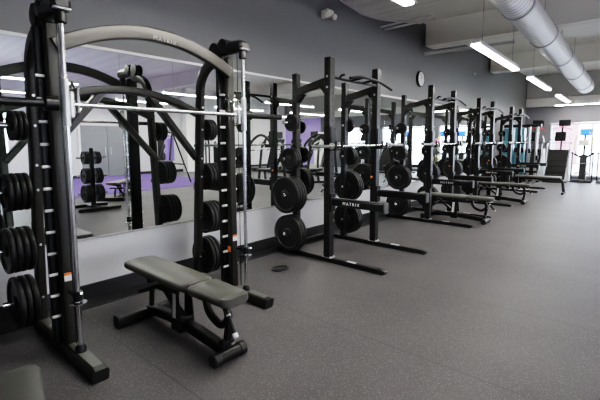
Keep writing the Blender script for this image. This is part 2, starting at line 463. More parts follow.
def stack(x, z, y, side, key, n, where, group, gap=.003):
    """n plates on a horn that starts at y and points to side (+1/-1)"""
    t = key[1] + gap
    for i in range(n):
        o = bpy.data.objects.new('weight_plate', PLATE[key]); COL.objects.link(o)
        o.location = (x, y + side * (.006 + t * (i + .5)), z)
        o.rotation_euler = (0, random.uniform(0, 2 * PI), 0)
        k = n - 1 - i
        word = 'innermost' if k == n - 1 and n > 1 else ORD[k]
        if n == 1: word = 'only'
        tag(o, '%s black plate %s' % (word, where), 'weight plate', group)

# ------------------------------------------------------------------ smith machine
SY = (.92, 2.33)
sm = thing('smith_machine', 'charcoal Smith machine with an arched top, chrome guide rods and plate horns', 'weight machine', (0, 0, 0))
CX = .925   # front column
def along(z, pts):   # piecewise x(z)
    for (x0, z0), (x1, z1) in zip(pts, pts[1:]):
        if z <= z1: return x0 + (x1 - x0) * (z - z0) / (z1 - z0)
    return pts[-1][0]
for si, y in enumerate(SY):
    out = -1 if si == 0 else 1
    # foot
    ft = MB().sweep([(.30, y, .045), (1.36, y, .045), (1.40, y, .043), (1.415, y, .04)], rrect(.095, .09, .02)).build('foot', 'char', sm)
    MB().sweep([(.36, y, .0915), (1.38, y, .0915)], rrect(.062, .004, .0015)).build('foot_plate', 'pad', ft)
    # front column, wide towards the room, with a slot down its inner half
    c = MB().bar((CX + .015, y, .08), (CX + .005, y, 2.18), .082, .060, up=(1, 0, 0), ch=.014).build('column', 'char', sm)
    MB().bar((CX - .053, y - .018, .08), (CX - .063, y - .018, 2.16), .124, .052, up=(1, 0, 0), ch=.010).build('column_rail', 'black', c)
    for k in range(12):
        z = .285 + .142 * k
        MB().cyl((CX - .014, y - .092, z), (CX - .014, y + .080, z), .0105, 10, .003).build('catch_peg', 'peg', c)
    # pulley head on top
    h = MB()
    h.sweep([(.86, y, 2.25), (1.10, y, 2.25)], rrect(.105, .10, .04)).sweep([(.76, y, 2.235), (.86, y, 2.245)], rrect(.05, .07, .02))
    h.lathe([(.03, -.045), (.068, -.042), (.072, -.02), (.058, 0), (.072, .02), (.068, .042), (.03, .045)], (.765, y, 2.25), (0, 1, 0), 24)
    h.lathe([(.03, -.055), (.06, -.05), (.062, -.02), (.062, .02), (.06, .05), (.03, .055)], (.90, y, 2.272), (0, 1, 0), 24)
    h.box((1.115, y, 2.245), (.09, .115, .09), .025)
    hd = h.build('pulley_head', 'plastic', sm)
    MB().box((1.150, y, 2.215), (.03, .10, .014), .005).build('head_trim', 'silver', hd)
    MB().lathe([(.024, 0), (.034, .006), (.034, .05), (.028, .07)], (1.12, y, 2.135), (0, 0, 1), 20).build('rod_cap', 'black', hd)
    # guide rod
    MB().cyl((1.12, y, .09), (1.12, y, 2.20), .0155, 18).build('guide_rod', 'chrome', sm)
    MB().lathe([(.034, 0), (.034, .03), (.026, .045), (.02, .05)], (1.12, y, .09), (0, 0, 1), 18).build('rod_foot', 'black', sm)
    MB().tube([(1.045, y, .12), (1.045, y, 2.2)], .0035, 6).build('cable', 'sleeve', sm)
    # safety stop on the rod
    st = MB().lathe([(.025, 0), (.03, .008), (.03, .055), (.025, .065)], (1.12, y, .43), (0, 0, 1), 18).box((1.06, y, .46), (.12, .03, .028), .006).build('safety_stop', 'black', sm)
    MB().lathe([(.020, 0), (.052, .003), (.052, .012), (.020, .015)], (1.12, y, .408), (0, 0, 1), 20).cyl((1.14, y, .48), (1.185, y, .495), .008, 10).build('stop_flange', 'chrome', st)
    # stickers
    s1 = MB().box((CX + .0455, y + .002, .545), (.002, .05, .04), .0005).build('warning_label', 'white', c)
    MB().box((CX + .0465, y + .002, .573), (.002, .05, .016), .0005).build('label_band', 'orange', s1)
    if si == 1:
        MB().box((CX + .012, y - .0425, .45), (.045, .002, .05), .0005).build('warning_label', 'orange', c)
    # rear post: straight, then curving forward to the head
    rp = fillet([(.36, y, .07), (.50, y, 2.0), (.60, y, 2.13), (.86, y, 2.185)], .16, 8)
    MB().sweep(rp, rrect(.062, .088, .015), up=(1, 0, 0)).build('rear_post', 'char', sm)
    for z in (.27, .68, 1.09, 1.27, 1.55, 1.76):
        xx = .36 + .14 * (z - .07) / 1.93
        MB().lathe([(.010, 0), (.008, .006)], (xx + .044, y, z), (1, 0, 0), 10).build('bolt', 'silver', sm)
    # plate horns and plates
    for z, key, n in ((.265, (.19, .040), 3), (.665, (.165, .038), 4), (1.085, (.135, .034), 4), (1.55, (.105, .028), 3)):
        xx = .36 + .14 * (z - .07) / 1.93
        hy = y + out * .032
        hn = MB().cyl((xx, hy, z), (xx, hy + out * .215, z), .022, 16, .004).build('plate_horn', 'chrome', sm)
        MB().lathe([(.04, 0), (.04, .006), (.03, .01)], (xx, hy, z), (0, out, 0), 18).build('horn_collar', 'black', hn)
# arches and braces
def arch_pts(x, ya, yb, ze, zp, n=24):
    c = (ya + yb) / 2; h = (yb - ya) / 2
    return [(x, c + h * u, ze + (zp - ze) * (1 - abs(u) ** 2.0)) for u in [-1 + 2 * k / n for k in range(n + 1)]]
ar = MB().sweep(arch_pts(.955, .93, 2.32, 2.035, 2.228), rrect(.095, .06, .012), up=(1, 0, 0)).build('front_arch', 'arch', sm)
lettering('lettering', 'MATRIX', .045, 'ghost', ar, (1.004 - .0, 1.67, 2.19), (PI / 2, math.radians(5), PI / 2), 1.25)
MB().sweep(arch_pts(.45, .92, 2.33, 1.70, 1.865), rrect(.06, .10, .012), up=(1, 0, 0)).build('rear_arch', 'char', sm)
for s in (-1, 1):
    yc = 1.625
    MB().bar((.45, yc + s * .20, 1.84), (.42, yc + s * .70, 1.26), .055, .075, up=(1, 0, 0), ch=.008).build('rear_brace', 'char', sm)
# bar and carriage (the bar is captive in the machine)
BZ, BX = 1.665, 1.085
br = MB().cyl((BX, .97, BZ), (BX, 2.28, BZ), .0145, 16).build('bar', 'chrome', sm)
for si, y in enumerate(SY):
    out = -1 if si == 0 else 1
    MB().cyl((BX, y + out * .05, BZ), (BX, y + out * .50, BZ), .024, 18, .004).lathe([(.03, 0), (.042, .005), (.042, .075), (.03, .08)], (BX, y - .0 + out * .03, BZ), (0, out, 0), 20).build('bar_sleeve', 'sleeve', br)
    cg = MB().lathe([(.016, 0), (.0225, .004), (.0225, .27), (.020, .28), (.016, .285)], (1.12, y, BZ - .135), (0, 0, 1), 18).box((1.10, y - out * .04, BZ), (.03, .03, .16), .008).build('bearing_sleeve', 'silver', br)
    hk = MB().bar((1.06, y - out * .085, BZ + .10), (.99, y - out * .085, BZ + .15), .012, .022).bar((.99, y - out * .085, BZ + .15), (.965, y - out * .085, BZ + .11), .012, .02).lathe([(.02, 0), (.02, .014)], (1.07, y - out * .10, BZ - .03), (0, out, 0), 16).box((1.075, y - out * .085, BZ + .03), (.05, .014, .16), .006)
    hk.build('catch_hook', 'chrome', cg)
for si, y in enumerate(SY):
    out = -1 if si == 0 else 1
    side = 'camera-side post' if si == 0 else 'rack-side post'
    for hname, z, key, n in (('bottom', .265, (.19, .040), 3), ('second', .665, (.165, .038), 4), ('third', 1.085, (.135, .034), 4), ('top', 1.55, (.105, .028), 3)):
        xx = .36 + .14 * (z - .07) / 1.93
        stack(xx, z, y + out * .045, out, key, n, 'on the %s horn, %s of the Smith machine' % (hname, side), 'plates on the Smith machine')

# ------------------------------------------------------------------ adjustable bench
def make_bench(loc, label, group=None):
    """long axis along x, back pad towards the wall; origin on the floor under the hinge"""
    t = thing('adjustable_bench', label, 'weight bench', loc, 0, group)
    def pad(pts_fn, n, z0, th):
        m = MB(); vs = []; rows = []
        for k in range(n + 1):
            x, hw = pts_fn(k / n)
            prof = [(-hw * .9, -th / 2), (hw * .9, -th / 2), (hw, -th * .25), (hw, th * .2), (hw * .93, th * .46), (0, th * .53), (-hw * .93, th * .46), (-hw, th * .2), (-hw, -th * .25)]
            rows.append([(x, a, z0 + b) for a, b in prof])
        q = len(rows[0]); vs = [p for r in rows for p in r]
        fs = [[i * q + j, i * q + (j + 1) % q, (i + 1) * q + (j + 1) % q, (i + 1) * q + j] for i in range(n) for j in range(q)] + [list(range(q)), [n * q + j for j in range(q)]]
        m.add(vs, fs); return m
    def backf(u):
        x = -.635 + .875 * u; e = min(u, 1 - u) * .875
        r = .045; d = r - math.sqrt(max(0, r * r - (r - min(e, r)) ** 2))
        return x, .138 - .012 * max(0, (u - .75) / .25) - d
    def seatf(u):
        x = .252 + .405 * u; e = min(u, 1 - u) * .405
        r = .045; d = r - math.sqrt(max(0, r * r - (r - min(e, r)) ** 2))
        return x, .128 - .022 * u - d
    pad(backf, 40, .438, .056).build('back_pad', 'pad', t, sharp=60)
    pad(seatf, 24, .438, .056).build('seat_pad', 'pad', t, sharp=60)
    MB().box((-.18, 0, .402), (.80, .16, .016), .004).box((.45, 0, .402), (.34, .15, .016), .004).build('pad_board', 'black', t)
    # spine: rear foot, low hump, front foot
    MB().sweep(fillet([(-.47, 0, .065), (-.25, 0, .10), (.02, 0, .105), (.53, 0, .065)], .2, 8), rrect(.07, .075, .014)).build('spine', 'black', t)
    rf = MB().sweep([(-.47, -.27, .05), (-.47, .22, .05)], rrect(.085, .085, .018)).build('rear_foot', 'black', t)
    for s in (-.275, .225):
        MB().sweep([(-.47, s - .006, .05), (-.47, s + .006, .05)], rrect(.092, .095, .02)).build('end_cap', 'plastic', rf)
    ff = MB().cyl((.545, -.105, .045), (.545, .105, .045), .04, 20, .006).build('front_foot', 'black', t)
    for s in (-.105, .105):
        MB().cyl((.545, s - .028, .046), (.545, s + .028, .046), .046, 20, .008).build('rubber_end', 'plastic', ff)
    # hinge bracket with a white scale strip
    b = MB()
    for s in (-.055, .055):
        b.prism([(-.045, .09), (.075, .09), (.045, .40), (-.03, .40)], (0, s, 0), (1, 0, 0), (0, 0, 1), .008)
    b.box((.01, 0, .10), (.12, .13, .11), .01)
    hb = b.build('hinge_bracket', 'black', t)
    MB().box((.0, -.0605, .24), (.042, .002, .19), .0005, Matrix.Rotation(math.radians(4), 3, 'Y')).build('scale_strip', 'white', hb)
    MB().cyl((0, -.085, .385), (0, .085, .385), .012, 12, .003).build('hinge_pin', 'chrome', hb)
    # back adjuster ladder and strut
    MB().bar((.0, 0, .15), (-.30, 0, .37), .05, .035).bar((-.30, -.1, .37), (-.30, .1, .37), .03, .03).build('back_strut', 'black', t)
    MB().sweep(fillet([(-.44, 0, .10), (-.43, 0, .25), (-.36, 0, .29), (-.05, 0, .31)], .05), rrect(.04, .03, .006), up=(0, 1, 0)).box((-.32, 0, .30), (.03, .34, .03), .006).build('ladder', 'black', t)
    # seat support arc, knob and pull handle
    MB().sweep(fillet([(.30, 0, .40), (.33, 0, .27), (.48, 0, .21), (.57, 0, .30), (.50, 0, .40)], .09, 8), rrect(.045, .04, .008), up=(0, 1, 0)).build('seat_support', 'black', t)
    MB().bar((.56, 0, .27), (.525, 0, .10), .04, .04).cyl((.53, -.05, .13), (.53, .05, .13), .024, 14, .004).build('front_link', 'black', t)
    hd = MB().cyl((.60, -.05, .375), (.705, -.07, .255), .014, 12, .003).build('handle', 'stitched', t)
    MB().cyl((.698, -.0687, .263), (.716, -.072, .242), .0165, 12, .003).cyl((.618, -.0534, .354), (.626, -.055, .345), .0155, 12).build('handle_cap', 'white', hd)
    for s in (-1, 1):
        MB().lathe([(.012, 0), (.010, .006)], (-.47, s * .02, .093), (0, 0, 1), 10).build('bolt', 'silver', t)
    return t
bench0 = make_bench((1.255, 1.575, 0), 'adjustable bench with dark vinyl pads standing inside the Smith machine', 'adjustable benches')
copy_tree(bench0, (1.18, 7.28, 0), 'adjustable bench with dark vinyl pads in the second power rack from the Smith machine')
copy_tree(bench0, (1.17, 10.12, 0), 'adjustable bench with dark vinyl pads in the third power rack from the Smith machine')
copy_tree(bench0, (6.2, 4.6, 0), 'adjustable bench out on the open floor near the purple turf, seen in the mirror', rz=.8)
corner = copy_tree(bench0, (2.40, .243, 0), 'dark bench pad end at the bottom corner nearest the camera, cut by the frame', rz=math.radians(-12))
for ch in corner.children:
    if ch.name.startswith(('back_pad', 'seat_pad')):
        ch.data = ch.data.copy(); ch.data.materials[0] = MT['shadedpad']  # corner pads take the vinyl with the dimmer sheen painted in

# ------------------------------------------------------------------ power racks
def make_rack(loc, label):
    t = thing('power_rack', label, 'power rack', loc, 0, 'power racks along the mirror')
    W = .52; XR_, XF = .47, .98
    for s in (-1, 1):
        y = s * W
        f = MB().sweep([(.16, y, .028), (1.69, y, .028), (1.735, y, .02), (1.74, y, .012)], rrect(.072, .055, .008)).build('foot', 'black', t)
        MB().box((1.31, y, .0565), (.12, .045, .002), .0005).build('foot_label', 'white', f)
        MB().box((.16, y, .028), (.014, .08, .056), .006).build('end_cap', 'plastic', f)
        MB().box((0, 0, 1.155), (.076, .078, 2.20), .006).build('rear_upright', 'post', t, (XR_, y, 0))
        fu = MB().box((0, 0, 1.22), (.090, .092, 2.33), .006).build('front_upright', 'post', t, (XF, y, 0))
        MB().box((0, 0, .06), (.13, .095, .008), .002).lathe([(.012, 0), (.010, .012)], (.05, .03, .062), (0, 0, 1), 10).lathe([(.012, 0), (.010, .012)], (.05, -.03, .062), (0, 0, 1), 10).build('base_bracket', 'silver', fu, (0, 0, 0))
        # sloped top member between rear and front uprights, with gusset plates
        tm = MB().bar((XR_ + .03, y, 2.035), (XF - .03, y, 2.125), .06, .085, ch=.006).build('top_member', 'char', t)
        MB().prism([(-.10, 0), (0, 0), (0, -.12)], (XF - .035, y, 2.08), (1, 0, 0), (0, 0, 1), .07).build('gusset', 'black', tm)
        MB().prism([(.10, 0), (0, 0), (0, -.10)], (XR_ + .035, y, 2.0), (1, 0, 0), (0, 0, 1), .07).build('gusset', 'black', tm)
        for z in (2.05, 2.17):
            MB().lathe([(.014, 0), (.012, .008)], (XF, y - .046, z), (0, -1, 0), 10).build('bolt', 'silver', t)
        for z in (.30, .78, 1.22, 1.66):
            MB().lathe([(.016, 0), (.013, .01)], (XR_, y - s * .039, z), (0, -s, 0), 10).build('bolt', 'silver', t)
        for z in (.30, .78, 1.22, 1.66):
            hn = MB().cyl((XR_, y + s * .04, z), (XR_, y + s * .235, z), .022, 16, .004).build('plate_horn', 'chrome', t)
            MB().lathe([(.042, 0), (.042, .006), (.03, .012)], (XR_, y + s * .039, z), (0, s, 0), 16).build('horn_collar', 'black', hn)
        # sandwich hook that carries the bar
        j = MB()
        for q in (-1, 1):
            j.prism([(-.03, .24), (.055, .24), (.055, .02), (.13, .02), (.13, .075), (.155, .075), (.155, -.03), (-.03, -.03)], (XF + .0, y + q * .056, 1.36), (1, 0, 0), (0, 0, 1), .018)
        j.box((XF + .055, y, 1.48), (.022, .10, .24), .005)
        jk = j.build('bar_hook', 'black', t)
        MB().box((XF + .10, y, 1.353), (.09, .09, .02), .005).build('hook_liner', 'plastic', jk)
        MB().lathe([(.014, 0), (.016, .004), (.012, .02)], (XF - .02, y - .046, .95), (0, -1, 0), 12).build('pin_knob', 'orange' if s > 0 else 'plastic', t)
        # spotter arm
        a = MB().box((XF + .40, y, .728), (.70, .07, .082), .008).box((XF + .052, y, .722), (.03, .10, .22), .006).build('spotter_arm', 'black', t)
        MB().box((XF + .757, y, .722), (.014, .088, .112), .005).box((XF + .735, y, .779), (.05, .07, .018), .004).build('arm_end', 'midgrey', a)
        MB().box((XF + .39, y, .774), (.64, .06, .012), .004).build('arm_liner', 'plastic', a)
        if s < 0: lettering('lettering', 'MATRIX', .05, 'letter', a, (XF + .335, y - .0365, .728), (PI / 2, 0, 0), 1.35)
    MB().bar((.22, -W, .045), (.22, W, .045), .07, .06, ch=.006).build('rear_crossmember', 'black', t)
    # multi-grip pull-up bar
    p = MB().cyl((XF + .02, -W + .03, 2.165), (XF + .02, W - .03, 2.165), .017, 14).build('pull_up_bar', 'black', t)
    m = MB()
    m.tube(fillet([(XF + .16, -.34, 2.16), (XF + .20, -.16, 2.19), (XF + .20, .22, 2.185), (XF + .24, .50, 2.095)], .12, 6), .016, 12)
    for y in (-.12, .14):
        m.tube([(XF + .02, y, 2.165), (XF + .205, y, 2.185)], .014, 10)
    m.tube([(XF + .02, -.36, 2.165), (XF + .06, -.36, 2.20), (XF + .10, -.36, 2.20)], .014, 10)
    m.build('grip_frame', 'black', p)
    return t
RK = [(0., 4.27), (-.08, 7.29), (-.15, 10.06), (-.215, 13.12)]
NM = ['the first power rack from the Smith machine', 'the second power rack from the Smith machine', 'the third power rack from the Smith machine', 'the farthest power rack by the windows']
LB = ['dark drilled-steel power rack nearest the Smith machine, no bench inside', 'dark power rack second from the Smith machine, below the wall clock',
      'dark power rack third from the Smith machine, an adjustable bench inside', 'dark power rack farthest from the Smith machine, near the windows']
def make_barbell(loc, label):
    t = thing('barbell', label, 'barbell', loc, 0, 'barbells racked on the hooks')
    MB().cyl((0, -.655, 0), (0, .655, 0), .0142, 14).build('shaft', 'chrome', t)
    for s in (-1, 1):
        sl = MB().cyl((0, s * .67, 0), (0, s * 1.05, 0), .018, 16, .004).build('sleeve', 'sleeve2', t)
        MB().lathe([(.03, 0), (.038, .004), (.038, .022), (.03, .026)], (0, s * .655, 0), (0, s, 0), 16).build('sleeve_collar', 'silver', sl)
        MB().lathe([(.02, 0), (.02, .004)], (0, s * 1.0505, 0), (0, s, 0), 14).build('end_cap', 'plastic', sl)
    return t
rack0 = bar0 = None
for i, (dx, y) in enumerate(RK):
    if i == 0:
        rack0 = make_rack((dx, y, 0), LB[0])
        bar0 = make_barbell((1.07 + dx, y + .08, 1.378), 'steel barbell resting on the hooks of ' + NM[0])
    else:
        copy_tree(rack0, (dx, y, 0), LB[i])
        copy_tree(bar0, (1.07 + dx, y + .04, 1.378), 'steel barbell resting on the hooks of ' + NM[i])
    for s in (-1, 1):
        side = 'camera-side' if s < 0 else 'window-side'
        for hname, z, key, n_ in (('bottom', .30, (.225, .042), 3), ('second', .78, (.225, .042), 3 if i else 4), ('third', 1.22, (.135, .034), 3), ('top', 1.66, (.105, .028), 2)):
            stack(.47 + dx, z, y + s * .565, s, key, min(n_, 3) if s > 0 else n_, 'on the %s %s horn of the %s' % (hname, side, ('first rack from camera', 'second rack from camera', 'third rack from camera', 'farthest rack by the windows')[i]), 'plates stored on the power racks')

# flat bench with one curved leg inside the farthest rack
t = thing('flat_bench', 'long flat bench with a curved front leg in the farthest power rack', 'weight bench', (1.45, 12.75, 0))
MB().sweep([(-.52, 0, .43), (.58, 0, .43)], rrect(.27, .06, .022)).build('pad', 'pad', t)
MB().sweep(fillet([(-.42, 0, .385), (.46, 0, .385), (.62, 0, .36), (.66, 0, .06)], .2, 8), rrect(.07, .05, .012), up=(0, 1, 0)).build('frame', 'black', t)
MB().box((.66, 0, .03), (.06, .46, .06), .012).build('front_foot', 'black', t)
MB().bar((-.38, 0, .385), (-.42, 0, .05), .06, .05, up=(0, 1, 0)).box((-.42, 0, .03), (.06, .40, .06), .012).build('rear_leg', 'black', t)

# ------------------------------------------------------------------ cardio machines by the windows
def make_climber(loc, label):
    t = thing('stair_climber', label, 'stair climber', loc, 0, 'stair climbers by the windows')
    # back towards the window, open stair side towards the camera (-y)
    MB().prism([(-.74, .10), (.30, .10), (.42, .55), (.18, 1.12), (-.06, 1.12)], (0, 0, 0), (0, 1, 0), (0, 0, 1), .56).build('stair_housing', 'matte', t)
    for s in (-1, 1):
        MB().prism([(-.72, .04), (.42, .04), (.50, .50), (.26, 1.14), (.02, 1.14)], (s * .305, 0, 0), (0, 1, 0), (0, 0, 1), .045).build('side_shroud', 'grey' if s > 0 else 'black', t)
    for k in range(5):
        u = k / 5
        MB().box((0, -.705 + .68 * u, .15 + .98 * u), (.54, .04, .02), .006).build('step', 'matte', t)
    MB().box((0, -.14, .035), (.70, 1.3, .07), .015).build('base', 'black', t)
    for s in (-1, 1):
        MB().tube(fillet([(s * .335, -.45, .06), (s * .33, -.30, 1.30), (s * .31, .10, 1.42), (s * .22, .32, 1.60)], .15, 6), .018, 10).build('handrail', 'silver', t)
        hg = MB().tube([(s * .26, -.20, 1.355), (s * .36, -.20, 1.355)], .016, 10).build('hand_grip', 'black', t)
        MB().lathe([(.012, -.028), (.03, -.014), (.03, .014), (.012, .028)], (s * .36, -.20, 1.355), (1, 0, 0), 12).build('grip_knob', 'plastic', hg)
    MB().tube([(0, .20, 1.05), (0, .28, 1.60), (0, .34, 2.05)], .032, 12).tube([(-.30, -.20, 1.355), (.30, -.20, 1.355)], .012, 8).build('mast', 'black', t)
    MB().box((-.04, .24, 1.58), (.34, .06, .34), .02, Matrix.Rotation(math.radians(-12), 3, 'X')).build('console', 'matte', t)
    MB().sweep(arch_pts_x(.30, 1.80, 1.90), rrect(.03, .02, .006), up=(0, 1, 0)).build('console_arch', 'red', t)
    tv = MB().box((.06, .30, 2.06), (.36, .05, .23), .012).build('television', 'matte', t)
    MB().box((.06, .272, 2.06), (.33, .004, .20), .001).build('television_screen', 'matte', tv)
    return t
def arch_pts_x(w, ze, zp, n=12):
    return [(w * u, .22, ze + (zp - ze) * (1 - u * u)) for u in [-1 + 2 * k / n for k in range(n + 1)]]
cl = make_climber((1.38, 16.75, 0), 'stair climber with a black sloped stair, facing the window, left of the blue-screen elliptical')
copy_tree(cl, (.60, 16.5, 0), 'stair climber half hidden behind the silver cable towers in the far corner')

def make_elliptical(loc, label):
    t = thing('elliptical_trainer', label, 'elliptical trainer', loc, 0, 'ellipticals by the windows')
    f = MB()
    f.box((0, 0, .04), (.62, .06, .06), .012).box((0, -.45, .04), (.62, .06, .06), .012).box((0, -.22, .05), (.09, .5, .06), .012)
    f.build('base', 'black', t)
    for s in (-1, 1):
        MB().tube([(s * .29, -.30, .08), (s * .29, -.30, 1.02)], .022, 10).build('side_post', 'black', t)
        MB().lathe([(.02, 0), (.045, .006), (.045, .06), (.02, .066)], (s * .29, -.30, .98), (0, 0, 1), 12).build('post_knob', 'plastic', t)
        MB().tube(fillet([(s * .20, -.10, .95), (s * .27, -.22, 1.20), (s * .22, -.16, 1.60), (s * .12, -.05, 1.72)], .18, 6), .016, 10).build('swing_handle', 'yellow', t)
        MB().bar((s * .15, -.45, .30), (s * .15, .05, .34), .12, .03).build('pedal', 'stitched', t)
        MB().bar((s * .06, .0, .85), (s * .25, -.22, .97), .05, .06).build('crank_arm', 'stitched', t)
    MB().tube([(-.29, -.30, .66), (.29, -.30, .66)], .012, 8).tube([(-.29, -.30, .10), (.29, -.30, .10)], .012, 8).build('cross_bar', 'grey', t)
    MB().prism([(-.14, .06), (.20, .06), (.16, .62), (.05, .95), (-.06, .95), (-.12, .6)], (0, 0, 0), (0, 1, 0), (0, 0, 1), .20).build('drive_housing', 'stitched', t)
    MB().tube([(0, .02, .9), (0, .03, 1.65)], .035, 12).build('mast', 'black', t)
    MB().box((-.02, -.05, 1.36), (.30, .07, .20), .02, Matrix.Rotation(math.radians(-15), 3, 'X')).build('console', 'cream', t)
    sc_ = MB().box((.03, -.02, 1.72), (.36, .05, .23), .012).build('screen_housing', 'plastic', t)
    MB().box((.03, -.048, 1.72), (.31, .006, .18), .001).build('display', 'screen', sc_)
    return t
el = make_elliptical((2.08, 16.85, 0), 'elliptical trainer with a lit blue screen, right of the stair climbers')
copy_tree(el, (2.80, 16.85, 0), 'elliptical trainer cut by the right edge of the photo')
copy_tree(el, (4.3, 16.6, 0), 'elliptical trainer seen only in the mirror, third along the windows')
copy_tree(cl, (5.3, 16.7, 0), 'stair climber seen only in the mirror, before the middle window')
copy_tree(cl, (6.9, 16.7, 0), 'stair climber seen only in the mirror, before the third window')

# cable machine in the far corner
t = thing('cable_machine', 'cable machine with silver towers and teal weight shrouds in the far corner', 'cable machine', (.55, 15.0, 0))
for x in (-.40, -.06):
    MB().box((x, 0, 1.10), (.30, .22, 1.50), .02).build('weight_shroud', 'teal', t)
    MB().box((x, -.118, 1.12), (.30, .012, .16), .004).build('shroud_band', 'black', t)
    MB().box((x, .02, .20), (.28, .18, .30), .02).build('weight_stack', 'plastic', t)
for x in (.20, .42):
    MB().box((x, 0, 1.0), (.06, .12, 1.92), .012).build('tower', 'silver', t)
    MB().cyl((x + .06, -.08, .12), (x + .06, -.08, 1.9), .016, 12).build('guide_rail', 'chrome', t)
    MB().box((x + .06, -.10, 1.3 - x), (.07, .10, .16), .015).build('carriage', 'black', t)
for x in (-.55, .30):
    MB().box((x, -.02, .035), (.12, .72, .07), .012).build('foot', 'black', t)
MB().box((-.03, 0, 1.92), (1.16, .16, .10), .012).build('top_beam', 'black', t)
MB().box((-.03, -.10, .42), (1.10, .06, .07), .01).build('lower_beam', 'black', t)

# ------------------------------------------------------------------ ceiling services
def make_light(loc, label, rz=0, group='suspended strip lights'):
    t = thing('strip_light', label, 'strip light', loc, rz, group)
    MB().sweep([(0, -1.25, .045), (0, 1.25, .045)], rrect(.11, .05, .012)).prism([(-.072, -.004), (-.066, -.004), (-.05, .06), (-.056, .06)], (0, 0, 0), (1, 0, 0), (0, 0, 1), 2.5).prism([(.072, -.004), (.066, -.004), (.05, .06), (.056, .06)], (0, 0, 0), (1, 0, 0), (0, 0, 1), 2.5).build('housing', 'white', t)  # side skirts shaped to cut light going up to the wall
    MB().sweep([(0, -1.235, 0.0), (0, 1.235, 0.0)], rrect(.11, .036, .016)).build('diffuser', 'lens', t)
    for s in (-1, 1):
        MB().tube([(0, s * .95, .06), (0, s * .95, 1.12)], .004, 6).build('hanging_wire', 'grey', t)
    return t
lt = None
ROWN = ['over the racks', 'in the second row', 'in the third row', 'by the side wall']
POSN = ['behind the camera', 'beside the Smith machine', 'before the first ceiling beam', 'past the first ceiling beam', 'nearest the far wall']
for r_, (xa, xb) in enumerate(((2.02, 1.55), (6.2, 6.0), (9.0, 9.0), (11.4, 11.4))):
    for k in range(1, 5):
        y = (-1.6, 2.45, 7.1, 10.93, 15.25)[k]
        x = (2.0, 1.97, 1.86, 1.75, 1.61)[k] if r_ == 0 else xa
        lab = 'lit strip light %s, the one %s' % (ROWN[r_], POSN[k])
        z = 2.745
        if lt is None: lt = make_light((x, y, z), lab)
        else: copy_tree(lt, (x, y, z), lab, rz=math.atan2(.47, 15) if r_ == 0 else 0)
copy_tree(lt, (2.35, 17.15, 2.70), 'lit strip light running crosswise along the far window wall', rz=PI / 2)
# the wires must not poke through the low fold of the deck or the beams: they end at 3.87, inside it

# spiral duct
P0, P1 = Vector((2.30, 3.6, 3.41)), Vector((2.30, 13.95, 2.962))
dt = (P1 - P0).normalized(); L = (P1 - P0).length
t = thing('air_duct', 'round galvanised spiral air duct hanging below the ceiling', 'air duct', P0, 0)
R_ = dt.to_track_quat('Y', 'Z').to_euler()
MB().lathe([(.19, 0), (.205, .01), (.205, L - .01), (.19, L)], (0, 0, 0), (0, 1, 0), 40).build('duct_shell', 'duct', t, rot=R_)
for k in range(6):
    y = .9 + k * 1.75
    b = MB().lathe([(.207, -.035), (.216, -.03), (.216, .03), (.207, .035)], (0, y, 0), (0, 1, 0), 40).build('joint_band', 'grey', t, rot=R_)
    MB().tube([(0, y, .21), (0, y, .45 + .04 * y)], .005, 6).build('hanger_rod', 'grey', b)
# conduits and a strut on the wall
c1 = tag(MB().cyl((.0, 6.56, 3.47), (.95, 6.56, 3.49), .018, 10).build('conduit', 'trim'), 'pale conduit pipe sticking out of the wall under the ceiling fold, the upper one', 'conduit', 'conduit pipes')
c2 = c1.copy(); COL.objects.link(c2); c2.location = (0, .15, -.02); tag(c2, 'pale conduit pipe sticking out of the wall under the ceiling fold, the lower one')
tag(MB().bar((.0, 8.42, 3.29), (1.78, 8.36, 3.25), .06, .05).build('strut_rail', 'trim'), 'pale strut rail fixed to the wall below the first ceiling beam', 'rail')

# ------------------------------------------------------------------ things on the wall and the floor
t = thing('wall_clock', 'round wall clock with a white face and black rim on the grey wall', 'clock', (0, 8.21, 2.74))
MB().lathe([(.15, 0), (.165, .01), (.165, .05), (.15, .055), (.145, .045)], (0, 0, 0), (1, 0, 0), 36).build('rim', 'plastic', t)
fc = MB().lathe([(.146, .044), (.146, .049)], (0, 0, 0), (1, 0, 0), 36).build('face', 'white', t)
tk = MB()
for k in range(12):
    a = k * PI / 6; tk.box((.0495, .125 * math.sin(a), .125 * math.cos(a)), (.001, .008, .026), .0002, Matrix.Rotation(-a, 3, 'X'))
tk.build('hour_marks', 'black', fc)
MB().bar((.051, 0, 0), (.051, .05, .05), .008, .002, up=(1, 0, 0), ch=.0003).build('hour_hand', 'black', fc)
MB().bar((.052, 0, 0), (.052, -.03, .105), .006, .002, up=(1, 0, 0), ch=.0003).build('minute_hand', 'black', fc)
t = thing('emergency_light', 'small cream emergency light with two lamp heads high on the grey wall', 'emergency light', (-.004, 4.95, 3.32))
MB().box((.035, .04, .02), (.07, .17, .11), .015).build('housing', 'cream', t)
for y, z in ((-.09, -.03), (.10, -.02)):
    MB().lathe([(.02, 0), (.045, .03), (.045, .055), (.038, .06)], (.06, y, z), (1, -.4, -.35), 16).build('lamp_head', 'cream', t)
MB().box((.025, -.095, -.02), (.05, .05, .12), .01).build('bracket', 'white', t)
t = thing('motion_sensor', 'tiny white motion sensor high on the grey wall near the far corner', 'sensor', (-.004, 11.65, 3.236))
MB().box((.02, 0, 0), (.04, .07, .10), .012).build('housing', 'white', t)
MB().lathe([(.03, 0), (.025, .015), (.01, .022)], (.04, 0, -.01), (1, 0, 0), 14).build('sensor_lens', 'grey', t)
t = thing('floor_ring', 'small flat black ring lying on the floor before the first rack', 'ring', (.74, 3.16, .0))
MB().tube([(.075 * math.cos(a), .105 * math.sin(a), .008) for a in [2 * PI * k / 24 for k in range(25)]], .008, 8).build('loop', 'plastic', t)
